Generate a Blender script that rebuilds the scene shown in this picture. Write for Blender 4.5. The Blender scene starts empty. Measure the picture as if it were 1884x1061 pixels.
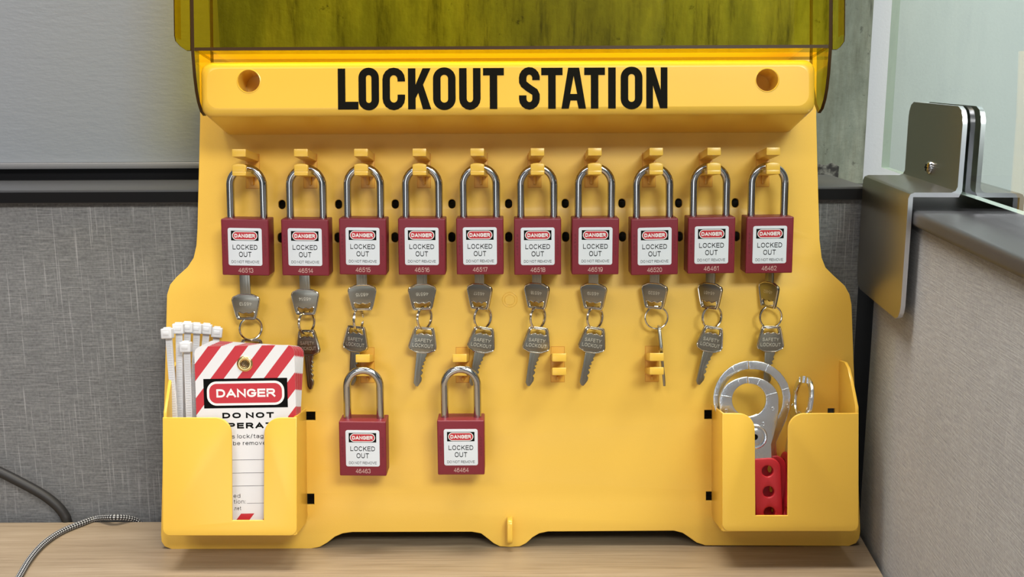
import bpy, bmesh, math, random
from mathutils import Vector, Matrix
random.seed(7)
SC = bpy.context.scene
COL = SC.collection
R = math.radians

# ------------------------------------------------------------------ camera
F, PX0, PY0 = 1950.0, 942.0, 530.5          # focal length in pixels, image centre
PITCH, ROLL, LEAN, DIST = R(11.5), R(0.25), R(9.5), 0.86
DESK_Z = 0.73
fwd = Vector((0, math.cos(PITCH), -math.sin(PITCH)))
up0 = Vector((0, math.sin(PITCH), math.cos(PITCH))); rt0 = Vector((1, 0, 0))
rt = rt0*math.cos(ROLL) - up0*math.sin(ROLL)
up = up0*math.cos(ROLL) + rt0*math.sin(ROLL)
def ray(px, py): return fwd + rt*((px-PX0)/F) + up*((PY0-py)/F)
# board frame: u right, v up along the board, w out of the board
BU = Vector((1, 0, 0)); BV = Vector((0, math.sin(LEAN), math.cos(LEAN))); BW = Vector((0, -math.cos(LEAN), math.sin(LEAN)))
_o = fwd*DIST
def hit(px, py, p, n):
    d = ray(px, py); return d*((p-CAM).dot(n)/d.dot(n)) + CAM
CAM = Vector((0, 0, 0))
zlow = hit(440, 1009, _o, BW).z
CAM = Vector((0, 0, DESK_Z - zlow))
BO = CAM + _o
cam = bpy.data.cameras.new('camera'); camo = bpy.data.objects.new('camera', cam); COL.objects.link(camo)
cam.sensor_width = 36; cam.lens = 36*F/1884; cam.clip_start = 0.01; cam.clip_end = 50
mw = Matrix.Identity(4)
for i in range(3):
    mw[i][0] = rt[i]; mw[i][1] = up[i]; mw[i][2] = -fwd[i]; mw[i][3] = CAM[i]
camo.matrix_world = mw
SC.camera = camo

# ------------------------------------------------------------------ world, lights, exposure
SC.view_settings.view_transform = 'Standard'; SC.view_settings.look = 'None'
SC.view_settings.gamma = 1; SC.view_settings.use_curve_mapping = False
SC.view_settings.exposure = -0.52
wd = bpy.data.worlds.new('world'); SC.world = wd; wd.use_nodes = True
wn = wd.node_tree; wn.nodes.clear()
wo = wn.nodes.new('ShaderNodeOutputWorld'); wb = wn.nodes.new('ShaderNodeBackground')
wtc = wn.nodes.new('ShaderNodeTexCoord'); wsep = wn.nodes.new('ShaderNodeSeparateXYZ'); wr = wn.nodes.new('ShaderNodeValToRGB')
wmr = wn.nodes.new('ShaderNodeMapRange'); wmr.inputs[1].default_value = -1; wmr.inputs[2].default_value = 1
wn.links.new(wtc.outputs['Generated'], wsep.inputs[0]); wn.links.new(wsep.outputs[2], wmr.inputs[0]); wn.links.new(wmr.outputs[0], wr.inputs[0])
wr.color_ramp.elements[0].color = (.10, .09, .085, 1); wr.color_ramp.elements[0].position = .3
wr.color_ramp.elements[1].color = (.55, .56, .58, 1); wr.color_ramp.elements[1].position = .75
wat = wn.nodes.new('ShaderNodeMath'); wat.operation = 'ARCTAN2'; wn.links.new(wsep.outputs[0], wat.inputs[0]); wn.links.new(wsep.outputs[1], wat.inputs[1])
wsn = wn.nodes.new('ShaderNodeMath'); wsn.operation = 'MULTIPLY'; wsn.inputs[1].default_value = 5.0; wn.links.new(wat.outputs[0], wsn.inputs[0])
ws2 = wn.nodes.new('ShaderNodeMath'); ws2.operation = 'SINE'; wn.links.new(wsn.outputs[0], ws2.inputs[0])
wr2 = wn.nodes.new('ShaderNodeMapRange'); wr2.inputs[1].default_value = -.3; wr2.inputs[2].default_value = .3; wr2.inputs[3].default_value = .35; wr2.inputs[4].default_value = 1.75; wn.links.new(ws2.outputs[0], wr2.inputs[0])  # bright and dark bands round the world, added for reflections in the metal
wmx = wn.nodes.new('ShaderNodeMix'); wmx.data_type = 'RGBA'; wmx.blend_type = 'MULTIPLY'; wmx.inputs[0].default_value = 1
wn.links.new(wr.outputs[0], wmx.inputs[6]); wn.links.new(wr2.outputs[0], wmx.inputs[7])
wn.links.new(wmx.outputs[2], wb.inputs[0]); wb.inputs[1].default_value = 0.5; wn.links.new(wb.outputs[0], wo.inputs[0])
def area(name, loc, target, sx, sy, power, color=(1, .97, .93)):
    l = bpy.data.lights.new(name, 'AREA'); l.shape = 'RECTANGLE'; l.size = sx; l.size_y = sy; l.energy = power; l.color = color
    o = bpy.data.objects.new(name, l); COL.objects.link(o); o.location = loc
    o.rotation_euler = (Vector(target)-Vector(loc)).to_track_quat('-Z', 'Y').to_euler(); return o
area('overhead_light', (.95, -1.72, 2.65), (.55, .5, .8), 1.0, .5, 88)
area('overhead_light', (.75, -1.2, 2.65), (.75, -1.0, 0), 1.2, .6, 16)
area('overhead_light', (-.95, -1.5, 2.65), (-.85, -1.2, 0), 1.2, .6, 34)
area('overhead_light', (-.2, .78, 2.65), (-.2, 1.0, .5), 1.2, .4, 72)
area('overhead_light', (1.0, .25, 2.65), (.75, .8, .8), .6, .6, 22)  # added lamp that lifts the fabric and bracket in the right corner
area('window_light', (-.9, -2.9, 1.05), (-.2, 0, .95), 1.3, .9, 14, (.93, .97, 1))

# ------------------------------------------------------------------ materials
MATS = {}
def mat(name, color=(.8, .8, .8), rough=.5, metal=0, **kw):
    m = bpy.data.materials.new(name); m.use_nodes = True; MATS[name] = m
    b = m.node_tree.nodes['Principled BSDF']
    b.inputs['Base Color'].default_value = (*color, 1); b.inputs['Roughness'].default_value = rough; b.inputs['Metallic'].default_value = metal
    for k, v in kw.items(): b.inputs[k].default_value = v
    return m
class NT:                                       # little node-tree helper
    def __init__(s, m): s.t = m.node_tree; s.b = s.t.nodes['Principled BSDF']
    def n(s, typ, **kw):
        x = s.t.nodes.new(typ)
        for k, v in kw.items(): setattr(x, k, v)
        return x
    def l(s, a, b): s.t.links.new(a, b)
    def coords(s, scale=(1, 1, 1), kind='Object'):
        tc = s.n('ShaderNodeTexCoord'); mp = s.n('ShaderNodeMapping'); mp.inputs['Scale'].default_value = scale
        s.l(tc.outputs[kind], mp.inputs[0]); return mp.outputs[0]
    def noise(s, vec, scale, detail=4, rough=.6):
        x = s.n('ShaderNodeTexNoise'); x.inputs['Scale'].default_value = scale; x.inputs['Detail'].default_value = detail; x.inputs['Roughness'].default_value = rough
        s.l(vec, x.inputs['Vector']); return x.outputs['Fac']
    def ramp(s, fac, stops, interp='LINEAR'):
        x = s.n('ShaderNodeValToRGB'); cr = x.color_ramp; cr.interpolation = interp
        while len(cr.elements) < len(stops): cr.elements.new(.5)
        for e, (p, c) in zip(cr.elements, stops): e.position = p; e.color = (*c, 1) if len(c) == 3 else c
        s.l(fac, x.inputs[0]); return x.outputs[0]
    def mix(s, a, b, fac, blend='MIX'):
        x = s.n('ShaderNodeMix', data_type='RGBA', blend_type=blend)
        if isinstance(fac, (int, float)): x.inputs[0].default_value = fac
        else: s.l(fac, x.inputs[0])
        for i, v in ((6, a), (7, b)):
            if isinstance(v, tuple): x.inputs[i].default_value = (*v, 1)
            else: s.l(v, x.inputs[i])
        return x.outputs[2]
    def math(s, op, a, b=0.0):
        x = s.n('ShaderNodeMath', operation=op)
        for i, v in ((0, a), (1, b)):
            if isinstance(v, (int, float)): x.inputs[i].default_value = v
            else: s.l(v, x.inputs[i])
        return x.outputs[0]
    def bump(s, h, strength, dist=.001):
        x = s.n('ShaderNodeBump'); x.inputs['Strength'].default_value = strength; x.inputs['Distance'].default_value = dist
        s.l(h, x.inputs['Height']); s.l(x.outputs[0], s.b.inputs['Normal'])
    def color(s, c): s.l(c, s.b.inputs['Base Color'])

YEL = (.80, .49, .075)
m = mat('yellow_plastic', YEL, .34); t = NT(m)
t.bump(t.noise(t.coords(), 1500, 2), .16, .0004)
mat('yellow_smooth', (.78, .475, .062), .28)
mat('amber_plastic', (.80, .42, .045), .36)
m = mat('red_nylon', (.195, .012, .026), .42)
mat('emboss_shade_red', (.10, .007, .014), .5)  # darker red puts the shading of the embossed letters into their colour
mat('sticker_white', (.70, .74, .80), .28)
mat('black_ink', (.005, .005, .005), .6, 0, **{'Specular IOR Level': .05})
mat('deep_black', (.006, .006, .007), .5, 0, **{'Specular IOR Level': .15})
mat('amber_outline', (.62, .26, .02), .4)
mat('sign_red', (.50, .022, .035), .4)
mat('white_ink', (.80, .80, .80), .4)
mat('number_ink', (.62, .42, .38), .5)
mat('chrome', (.50, .50, .50), .14, 1)
m = mat('key_nickel', (.33, .32, .28), .30, 1); t = NT(m)
t.bump(t.noise(t.coords(), 1500, 2), .08, .0003)
m = mat('key_engraving', (.75, .72, .62), .4, .7)
mat('ring_steel', (.62, .58, .52), .16, 1)
m = mat('zinc_plate', (.74, .77, .82), .22, 1); t = NT(m)
t.bump(t.noise(t.coords(), 700, 3), .25, .0005)
mat('red_vinyl', (.50, .018, .028), .42)
mat('brass', (.80, .58, .25), .2, 1)
mat('nylon_white', (.66, .66, .68), .32, 0)
MATS['nylon_white'].node_tree.nodes['Principled BSDF'].inputs['Subsurface Weight'].default_value = .25
MATS['nylon_white'].node_tree.nodes['Principled BSDF'].inputs['Subsurface Radius'].default_value = (.004, .004, .004)
mat('card_white', (.72, .715, .74), .45)
m = mat('tag_stripes', (.8, .8, .8), .42); t = NT(m)
tc = t.n('ShaderNodeTexCoord'); sp = t.n('ShaderNodeSeparateXYZ'); t.l(tc.outputs['Object'], sp.inputs[0])
f = t.math('SUBTRACT', sp.outputs[0], t.math('MULTIPLY', sp.outputs[1], .78))
f = t.math('FRACT', t.math('ADD', t.math('DIVIDE', f, .0208), 20.34))
t.color(t.ramp(f, [(0, (.50, .022, .035)), (.5, (.72, .715, .74))], 'CONSTANT'))
mat('black_plastic', (.010, .010, .011), .35)
mat('rail_grey', (.045, .046, .050), .42)
mat('black_rubber', (.013, .012, .012), .55)
mat('bracket_steel', (.35, .335, .31), .30, 1)
mat('bracket_edge', (.75, .77, .82), .3, 1)
mat('grey_metal_trim', (.16, .16, .17), .4)

def clear(name, tint, gloss, rough=.03, ior=1.45):
    m = bpy.data.materials.new(name); m.use_nodes = True; MATS[name] = m; n = m.node_tree; n.nodes.clear()
    o = n.nodes.new('ShaderNodeOutputMaterial'); mx = n.nodes.new('ShaderNodeMixShader'); tr = n.nodes.new('ShaderNodeBsdfTransparent'); g = n.nodes.new('ShaderNodeBsdfGlossy'); fr = n.nodes.new('ShaderNodeFresnel')
    fr.inputs[0].default_value = ior; tr.inputs[0].default_value = (*tint, 1); g.inputs[0].default_value = (*gloss, 1); g.inputs[1].default_value = rough
    ge = n.nodes.new('ShaderNodeNewGeometry'); inv = n.nodes.new('ShaderNodeMath'); inv.operation = 'SUBTRACT'; inv.inputs[0].default_value = 1; n.links.new(ge.outputs['Backfacing'], inv.inputs[1]); mu = n.nodes.new('ShaderNodeMath'); mu.operation = 'MULTIPLY'; n.links.new(fr.outputs[0], mu.inputs[0]); n.links.new(inv.outputs[0], mu.inputs[1]); n.links.new(mu.outputs[0], mx.inputs[0]); n.links.new(tr.outputs[0], mx.inputs[1]); n.links.new(g.outputs[0], mx.inputs[2]); n.links.new(mx.outputs[0], o.inputs[0])
clear('tinted_cover', (.985, .885, .21), (1, 1, .9), .03, 1.38)
clear('clear_glass', (.90, .95, .92), (1, 1, 1), .01)
mat('cover_edge', (.045, .02, .003), .35, 0, **{'Specular IOR Level': .2})  # dark colour stands in for light lost inside the tinted sheet
mat('glass_edge', (.36, .43, .40), .2)

m = mat('desk_wood', (.5, .38, .25), .42); t = NT(m)
v = t.coords((4, 150, 60)); g1 = t.noise(v, 3.2, 6, .65)
v2 = t.coords((1.2, 14, 14)); g2 = t.noise(v2, 3, 3)
base = t.ramp(g1, [(.28, (.23, .165, .105)), (.5, (.32, .243, .163)), (.72, (.385, .30, .21))])
t.color(t.mix(base, t.ramp(g2, [(.3, (.80, .78, .74)), (.7, (1, 1, 1))]), 1.0, 'MULTIPLY'))

def fabric(name, dark, mid, light, slub, axis=0):
    m = mat(name, mid, .9); t = NT(m)
    row = t.noise(t.coords((60, 1, 1100) if axis == 0 else (60, 60, 1100)), 1, 2, .5)
    fine = t.noise(t.coords((420, 420, 420)), 1, 3)
    sl = t.noise(t.coords((900, 900, 16)), 1, 2, .4)
    big = t.noise(t.coords((2, 2, 2)), 3, 3)
    c = t.ramp(row, [(.3, dark), (.55, mid), (.75, light)])
    c = t.mix(c, t.ramp(fine, [(.3, dark), (.7, light)]), .4)
    c = t.mix(c, slub, t.ramp(sl, [(.63, (0, 0, 0)), (.72, (.5, .5, .5))]))
    t.color(t.mix(c, t.ramp(big, [(.3, (.85, .85, .86)), (.7, (1, 1, 1))]), 1.0, 'MULTIPLY'))
    t.bump(row, .3, .0006)
fabric('partition_fabric', (.085, .086, .089), (.155, .156, .158), (.26, .26, .255), (.40, .40, .40))
fabric('partition_fabric_fine', (.265, .265, .27), (.36, .36, .362), (.46, .46, .46), (.50, .50, .50), 1)

m = mat('concrete', (.18, .2, .18), .85); t = NT(m)
a = t.noise(t.coords((9, 9, 3)), 1.2, 8, .7); b2 = t.noise(t.coords((40, 40, 5)), 1, 6, .7); c2 = t.noise(t.coords((60, 60, 60)), 1, 4, .7)
c = t.ramp(a, [(.33, (.075, .092, .076)), (.5, (.14, .168, .142)), (.66, (.235, .265, .225))])
c = t.mix(c, t.ramp(b2, [(.34, (.10, .09, .06)), (.46, (.85, .82, .72)), (.62, (1.15, 1.15, 1.1))]), .8, 'MULTIPLY')
c = t.mix(c, t.ramp(c2, [(.27, (.1, .1, .1)), (.36, (1, 1, 1))]), .8, 'MULTIPLY')
t.color(c); t.bump(c2, .4, .002)
m = mat('concrete_dark', (.05, .055, .05), .8); t = NT(m); t.color(t.ramp(t.noise(t.coords(), 110, 4), [(.42, (.012, .013, .012)), (.62, (.16, .17, .15))]))
m = mat('painted_wall', (.29, .312, .345), .7); t = NT(m); t.bump(t.noise(t.coords((90, 90, 260)), 1, 3), .25, .001)
m = mat('white_wall', (.50, .54, .56), .75); t = NT(m); t.bump(t.noise(t.coords(), 300, 3), .2, .001)
m = mat('cord_braid', (.5, .5, .5), .6); t = NT(m)
tc = t.n('ShaderNodeTexCoord'); sp = t.n('ShaderNodeSeparateXYZ'); t.l(tc.outputs['UV'], sp.inputs[0])
p = t.math('ADD', t.math('MULTIPLY', sp.outputs[0], 8), sp.outputs[1]); q = t.math('SUBTRACT', t.math('MULTIPLY', sp.outputs[0], 8), sp.outputs[1])
k = t.math('MULTIPLY', t.math('SINE', t.math('MULTIPLY', p, math.pi)), t.math('SINE', t.math('MULTIPLY', q, math.pi)))
t.color(t.ramp(t.math('ADD', t.math('MULTIPLY', k, .5), .5), [(.56, (.012, .012, .014)), (.68, (.5, .5, .5))]))

# ------------------------------------------------------------------ mesh builder (millimetres)
def _el(cx, cy, rx, ry, a0, a1, n=10):
    out = []
    for i in range(n+1):
        a = R(a0+(a1-a0)*i/n); c, q = math.cos(a), math.sin(a); e = .86
        out.append((cx+rx*math.copysign(abs(c)**e, c), cy+ry*math.copysign(abs(q)**e, q)))
    return out
FONT = {                                             # skeletons in a unit box (width factor, strokes); lower case carries its x-height
 'A': (.98, [[(0, 0), (.5, 1), (1, 0)], [(.17, .3), (.83, .3)]]), 'C': (.92, [_el(.5, .5, .5, .5, 42, 318, 16)]),
 'D': (.88, [[(.4, 0), (0, 0), (0, 1), (.4, 1)]+_el(.4, .5, .6, .5, 90, -90)]), 'E': (.78, [[(1, 1), (0, 1), (0, 0), (1, 0)], [(0, .52), (.92, .52)]]),
 'F': (.74, [[(1, 1), (0, 1), (0, 0)], [(0, .5), (.88, .5)]]), 'G': (.95, [_el(.5, .5, .5, .5, 42, 330, 16)+[(1, .47), (.58, .47)]]),
 'K': (.88, [[(0, 0), (0, 1)], [(.95, 1), (0, .36)], [(.36, .6), (1, 0)]]), 'L': (.7, [[(0, 1), (0, 0), (1, 0)]]),
 'M': (1.02, [[(0, 0), (0, 1), (.5, .05), (1, 1), (1, 0)]]), 'N': (.88, [[(0, 0), (0, 1), (1, 0), (1, 1)]]), 'O': (.98, [_el(.5, .5, .5, .5, 0, 360, 24)]),
 'P': (.8, [[(0, 0), (0, 1), (.6, 1)]+_el(.6, .735, .4, .265, 90, -90)+[(0, .47)]]),
 'R': (.88, [[(0, 0), (0, 1), (.6, 1)]+_el(.6, .735, .36, .265, 90, -90)+[(0, .47)], [(.56, .47), (1, 0)]]),
 'S': (.82, [_el(.5, .755, .47, .245, 25, 262, 12)+_el(.5, .255, .5, .255, 82, -158, 12)]), 'T': (.82, [[(0, 1), (1, 1)], [(.5, 1), (.5, 0)]]),
 'U': (.88, [[(0, 1), (0, .4)]+_el(.5, .4, .5, .4, 180, 360)+[(1, 1)]]), 'V': (.92, [[(0, 1), (.5, 0), (1, 1)]]), 'Y': (.9, [[(0, 1), (.5, .44), (1, 1)], [(.5, .44), (.5, 0)]]), 'I': (0, [[(0, 0), (0, 1)]]),
 '0': (.66, [_el(.5, .5, .5, .5, 0, 360, 20)]), '1': (.34, [[(0, .78), (1, 1), (1, 0)]]), '2': (.64, [_el(.5, .73, .48, .27, 175, -35, 10)+[(0, 0), (1, 0)]]),
 '3': (.64, [_el(.48, .745, .46, .255, 165, -80, 10)+_el(.48, .26, .52, .26, 80, -165, 10)]), '4': (.72, [[(.74, 0), (.74, 1), (0, .27), (1, .27)]]),
 '5': (.64, [[(.92, 1), (.17, 1), (.07, .5)]+_el(.48, .33, .52, .33, 125, -155, 12)]), '6': (.66, [_el(.5, .31, .5, .31, 0, 360, 18), [(0, .33), (.03, .62), (.2, .9), (.52, 1), (.92, .86)]]),
 '7': (.62, [[(0, 1), (1, 1), (.33, 0)]]), '8': (.66, [_el(.5, .75, .44, .25, 0, 360, 16), _el(.5, .26, .5, .26, 0, 360, 16)]), '9': (.66, [_el(.5, .69, .5, .31, 0, 360, 18), [(1, .67), (.97, .38), (.8, .1), (.48, 0), (.08, .14)]]),
 'a': (.6, [[(.06, .56)]+_el(.5, .5, .46, .2, 165, 20, 6)+[(.96, 0)], _el(.48, .19, .48, .2, 30, 330, 10)+[(.96, .12), (.96, .42), (.6, .4)]]), 'b': (.62, [[(0, 1), (0, 0)], _el(.5, .35, .5, .35, 0, 360, 14)]),
 'c': (.58, [_el(.5, .35, .5, .35, 45, 315, 12)]), 'd': (.62, [[(1, 1), (1, 0)], _el(.5, .35, .5, .35, 0, 360, 14)]), 'e': (.6, [[(0, .36), (1, .36)]+_el(.5, .35, .5, .35, 10, 320, 14)]),
 'g': (.62, [[(1, .7), (1, -.12)]+_el(.5, -.08, .5, .2, 0, -160, 8), _el(.5, .35, .5, .35, 0, 360, 14)]), 'i': (0, [[(0, 0), (0, .7)], [(0, .95), (0, 1)]]), 'k': (.55, [[(0, 0), (0, 1)], [(.95, .7), (0, .24)], [(.36, .42), (1, 0)]]),
 'l': (0, [[(0, 0), (0, 1)]]), 'm': (.95, [[(0, 0), (0, .7)], [(0, .5)]+_el(.25, .48, .25, .22, 170, 0, 6)+[(.5, 0)], [(.5, .5)]+_el(.75, .48, .25, .22, 170, 0, 6)+[(1, 0)]]),
 'n': (.56, [[(0, 0), (0, .7)], [(0, .45)]+_el(.5, .42, .5, .28, 170, 0, 8)+[(1, 0)]]), 'o': (.62, [_el(.5, .35, .5, .35, 0, 360, 16)]), 'r': (.3, [[(0, 0), (0, .7)], [(0, .42), (.35, .64), (1, .7)]]),
 's': (.54, [_el(.5, .53, .46, .17, 25, 262, 8)+_el(.5, .18, .5, .18, 82, -158, 8)]), 't': (.32, [[(.45, .95), (.45, .12), (.62, 0), (1, 0)], [(0, .7), (1, .7)]]), 'v': (.56, [[(0, .7), (.5, 0), (1, .7)]]),
 '/': (.36, [[(0, -.05), (1, 1.02)]]), ':': (0, [[(0, 0), (0, .06)], [(0, .56), (0, .62)]]), '.': (0, [[(0, 0), (0, .05)]])}
TEXTC = {}
def text_geo(s, bold=.1, spacing=.22):
    """monoline lettering as flat strips: cap height 1, stroke thickness bold"""
    k = (s, bold, spacing)
    if k in TEXTC: return TEXTC[k]
    vs, fs = [], []; x = 0; h = bold/2
    for ch in s:
        if ch == ' ': x += .42; continue
        w, strokes = FONT[ch]
        for st_ in strokes:
            zz = .0015*(strokes.index(st_)+1); pts = []
            for px, py in st_:
                p = Vector((x+h+px*w, h+py*(1-bold)))
                if not pts or (p-pts[-1]).length > 1e-4: pts.append(p)
            closed = (pts[0]-pts[-1]).length < 1e-3
            if closed: pts = pts[:-1]
            n = len(pts)
            if not closed:
                a = (pts[0]-pts[1]).normalized()*h; b = (pts[-1]-pts[-2]).normalized()*h
                pts[0] = pts[0]+a; pts[-1] = pts[-1]+b
            base = len(vs)
            for i, p in enumerate(pts):
                d0 = (p-pts[i-1]).normalized() if (i or closed) else None; d1 = (pts[(i+1) % n]-p).normalized() if (i < n-1 or closed) else None
                d0 = d0 or d1; d1 = d1 or d0
                t_ = (d0+d1); t_ = t_.normalized() if t_.length > 1e-6 else d1
                nn = Vector((-t_.y, t_.x)); m_ = min(1/max(.3, abs(nn.dot(Vector((-d0.y, d0.x))))), 1.9)
                for sg in (1, -1): q = p+nn*sg*h*m_; vs.append((q.x, q.y, zz))
            for i in range(n if closed else n-1):
                j = (i+1) % n; fs.append((base+2*i, base+2*i+1, base+2*j+1, base+2*j))
        x += w+bold+spacing
    TEXTC[k] = (vs, fs); return TEXTC[k]
class MB:
    def __init__(s): s.bm = bmesh.new(); s.mats = []; s.uv = s.bm.loops.layers.uv.new('UVMap')
    def mi(s, name):
        if name not in s.mats: s.mats.append(name)
        return s.mats.index(name)
    def add(s, verts, faces, m, M=None):
        vs = [s.bm.verts.new(M @ Vector(v) if M else v) for v in verts]; i = s.mi(m); out = []
        for f in faces:
            try: fc = s.bm.faces.new([vs[k] for k in f]); fc.material_index = i; fc.smooth = True; out.append(fc)
            except ValueError: pass
        return out
    def text(s, txt, cx, cy, z, m, w=None, h=None, bold=.11, M=None, spacing=.22, align='c', rot=0):
        vs, fs = text_geo(txt, bold, spacing)
        x0 = min(v[0] for v in vs); x1 = max(v[0] for v in vs); y0 = min(v[1] for v in vs); y1 = max(v[1] for v in vs)
        sx = w/(x1-x0) if w else h/(y1-y0); sy = h/(y1-y0) if h else sx
        ox = (x0+x1)/2 if align == 'c' else x0
        T = Matrix.Translation((cx, cy, z)) @ Matrix.Rotation(rot, 4, 'Z')
        if M: T = M @ T
        s.add([((v[0]-ox)*sx, (v[1]-(y0+y1)/2)*sy, v[2]*10) for v in vs], fs, m, T)
    def plate(s, loops, z0, z1, m, bevel=0.0, M=None, side=None, res=2):
        c = bpy.data.curves.new('p', 'CURVE'); c.dimensions = '2D'; c.fill_mode = 'BOTH'
        th = z1-z0
        if th > 0: c.extrude = max(th/2-bevel, 0)
        if bevel: c.bevel_depth = bevel; c.bevel_resolution = res; c.offset = -bevel
        for lp in loops:
            sp = c.splines.new('POLY'); sp.points.add(len(lp)-1); sp.use_cyclic_u = True
            for q, (x, y) in zip(sp.points, lp): q.co = (x, y, 0, 1)
        o = bpy.data.objects.new('p', c); me = bpy.data.meshes.new_from_object(o)
        vs = [(v.co.x, v.co.y, v.co.z+(z0+z1)/2) for v in me.vertices]
        A = [tuple(p.vertices) for p in me.polygons if abs(p.normal.z) > .9]; B = [tuple(p.vertices) for p in me.polygons if abs(p.normal.z) <= .9]
        bpy.data.objects.remove(o); bpy.data.curves.remove(c); bpy.data.meshes.remove(me)
        n0 = len(s.bm.verts)
        V = [s.bm.verts.new(M @ Vector(v) if M else v) for v in vs]
        for fl, mm in ((A, m), (B, side or m)):
            i = s.mi(mm)
            for f in fl:
                try: fc = s.bm.faces.new([V[k] for k in f]); fc.material_index = i; fc.smooth = True
                except ValueError: pass
        bmesh.ops.remove_doubles(s.bm, verts=V, dist=.002)
    def box(s, x0, x1, y0, y1, z0, z1, m, bevel=0.0, M=None, seg=2):
        b = bmesh.new(); bmesh.ops.create_cube(b, size=1)
        for v in b.verts: v.co = Vector(((x0+x1)/2+v.co.x*(x1-x0), (y0+y1)/2+v.co.y*(y1-y0), (z0+z1)/2+v.co.z*(z1-z0)))
        if bevel: bmesh.ops.bevel(b, geom=b.edges[:], offset=bevel, segments=seg, profile=.6, affect='EDGES')
        b.verts.index_update(); s.add([tuple(v.co) for v in b.verts], [[v.index for v in f.verts] for f in b.faces], m, M); b.free()
    def hull(s, bottom, top, m, M=None, bevel=0.0):           # prism between two equal loops of 3-D points
        b = bmesh.new(); n = len(bottom)
        vs = [b.verts.new(p) for p in list(bottom)+list(top)]
        b.faces.new(vs[:n][::-1]); b.faces.new(vs[n:])
        for i in range(n): b.faces.new([vs[i], vs[(i+1) % n], vs[n+(i+1) % n], vs[n+i]])
        bmesh.ops.recalc_face_normals(b, faces=b.faces[:])
        if bevel: bmesh.ops.bevel(b, geom=b.edges[:], offset=bevel, segments=2, profile=.6, affect='EDGES')
        b.verts.index_update(); s.add([tuple(v.co) for v in b.verts], [[v.index for v in f.verts] for f in b.faces], m, M); b.free()
    def tube(s, pts, r, m, seg=12, closed=False, M=None, vscale=1.0, cap=True):
        pts = [Vector(p) for p in pts]; n = len(pts); rings = []; L = 0; us = []
        T = [((pts[(i+1) % n]-pts[i-1]) if closed else (pts[min(i+1, n-1)]-pts[max(i-1, 0)])).normalized() for i in range(n)]
        a = Vector((0, 0, 1)) if abs(T[0].z) < .9 else Vector((1, 0, 0)); nn = (a-T[0]*a.dot(T[0])).normalized()
        for i in range(n):
            nn = (nn-T[i]*nn.dot(T[i])).normalized(); bb = T[i].cross(nn); rr = r[i] if isinstance(r, (list, tuple)) else r
            if i: L += (pts[i]-pts[i-1]).length
            us.append(L)
            rings.append([s.bm.verts.new((M @ p) if M else p) for p in [pts[i]+(nn*math.cos(2*math.pi*j/seg)+bb*math.sin(2*math.pi*j/seg))*rr for j in range(seg)]])
        k = s.mi(m)
        for i in range(n if closed else n-1):
            A, B = rings[i], rings[(i+1) % n]
            for j in range(seg):
                fc = s.bm.faces.new([A[j], A[(j+1) % seg], B[(j+1) % seg], B[j]]); fc.material_index = k; fc.smooth = True
                u0, u1 = us[i]*vscale, us[(i+1) % n]*vscale
                for lp, uv in zip(fc.loops, ((j/seg, u0), ((j+1)/seg, u0), ((j+1)/seg, u1), (j/seg, u1))): lp[s.uv].uv = uv
        if not closed and cap:
            for rg in (rings[0][::-1], rings[-1]): fc = s.bm.faces.new(rg); fc.material_index = k
    def lathe(s, prof, m, seg=32, M=None, cap=True):                    # (radius, z) profile round z
        rings = [[(r*math.cos(2*math.pi*j/seg), r*math.sin(2*math.pi*j/seg), z) for j in range(seg)] for r, z in prof]
        vs = [p for rg in rings for p in rg]; fs = []
        for i in range(len(prof)-1):
            for j in range(seg): fs.append((i*seg+j, i*seg+(j+1) % seg, (i+1)*seg+(j+1) % seg, (i+1)*seg+j))
        if cap and prof[-1][0] > 0: fs.append(tuple((len(prof)-1)*seg+j for j in range(seg)))
        s.add(vs, fs, m, M)
    def build(s, name, parent=None, M=None, angle=38):
        bmesh.ops.recalc_face_normals(s.bm, faces=s.bm.faces[:])
        for v in s.bm.verts: v.co *= .001
        me = bpy.data.meshes.new(name); s.bm.to_mesh(me); s.bm.free()
        for n in s.mats: me.materials.append(MATS[n])
        me.set_sharp_from_angle(angle=R(angle))
        o = bpy.data.objects.new(name, me); COL.objects.link(o)
        if parent: o.parent = parent
        if M: o.matrix_local = M
        return o
def inst(o, parent):
    c = o.copy(); COL.objects.link(c); c.parent = parent
    for ch in list(o.children): inst(ch, c)
    return c
def tag(o, label, cat, group=None):
    o['label'] = label; o['category'] = cat
    if group: o['group'] = group
    return o
def thing(name, M, label, cat, group=None):
    o = bpy.data.objects.new(name, None); COL.objects.link(o); o.empty_display_size = .02; o.matrix_world = M
    return tag(o, label, cat, group)
def structure(o): o['kind'] = 'structure'; return o

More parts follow.
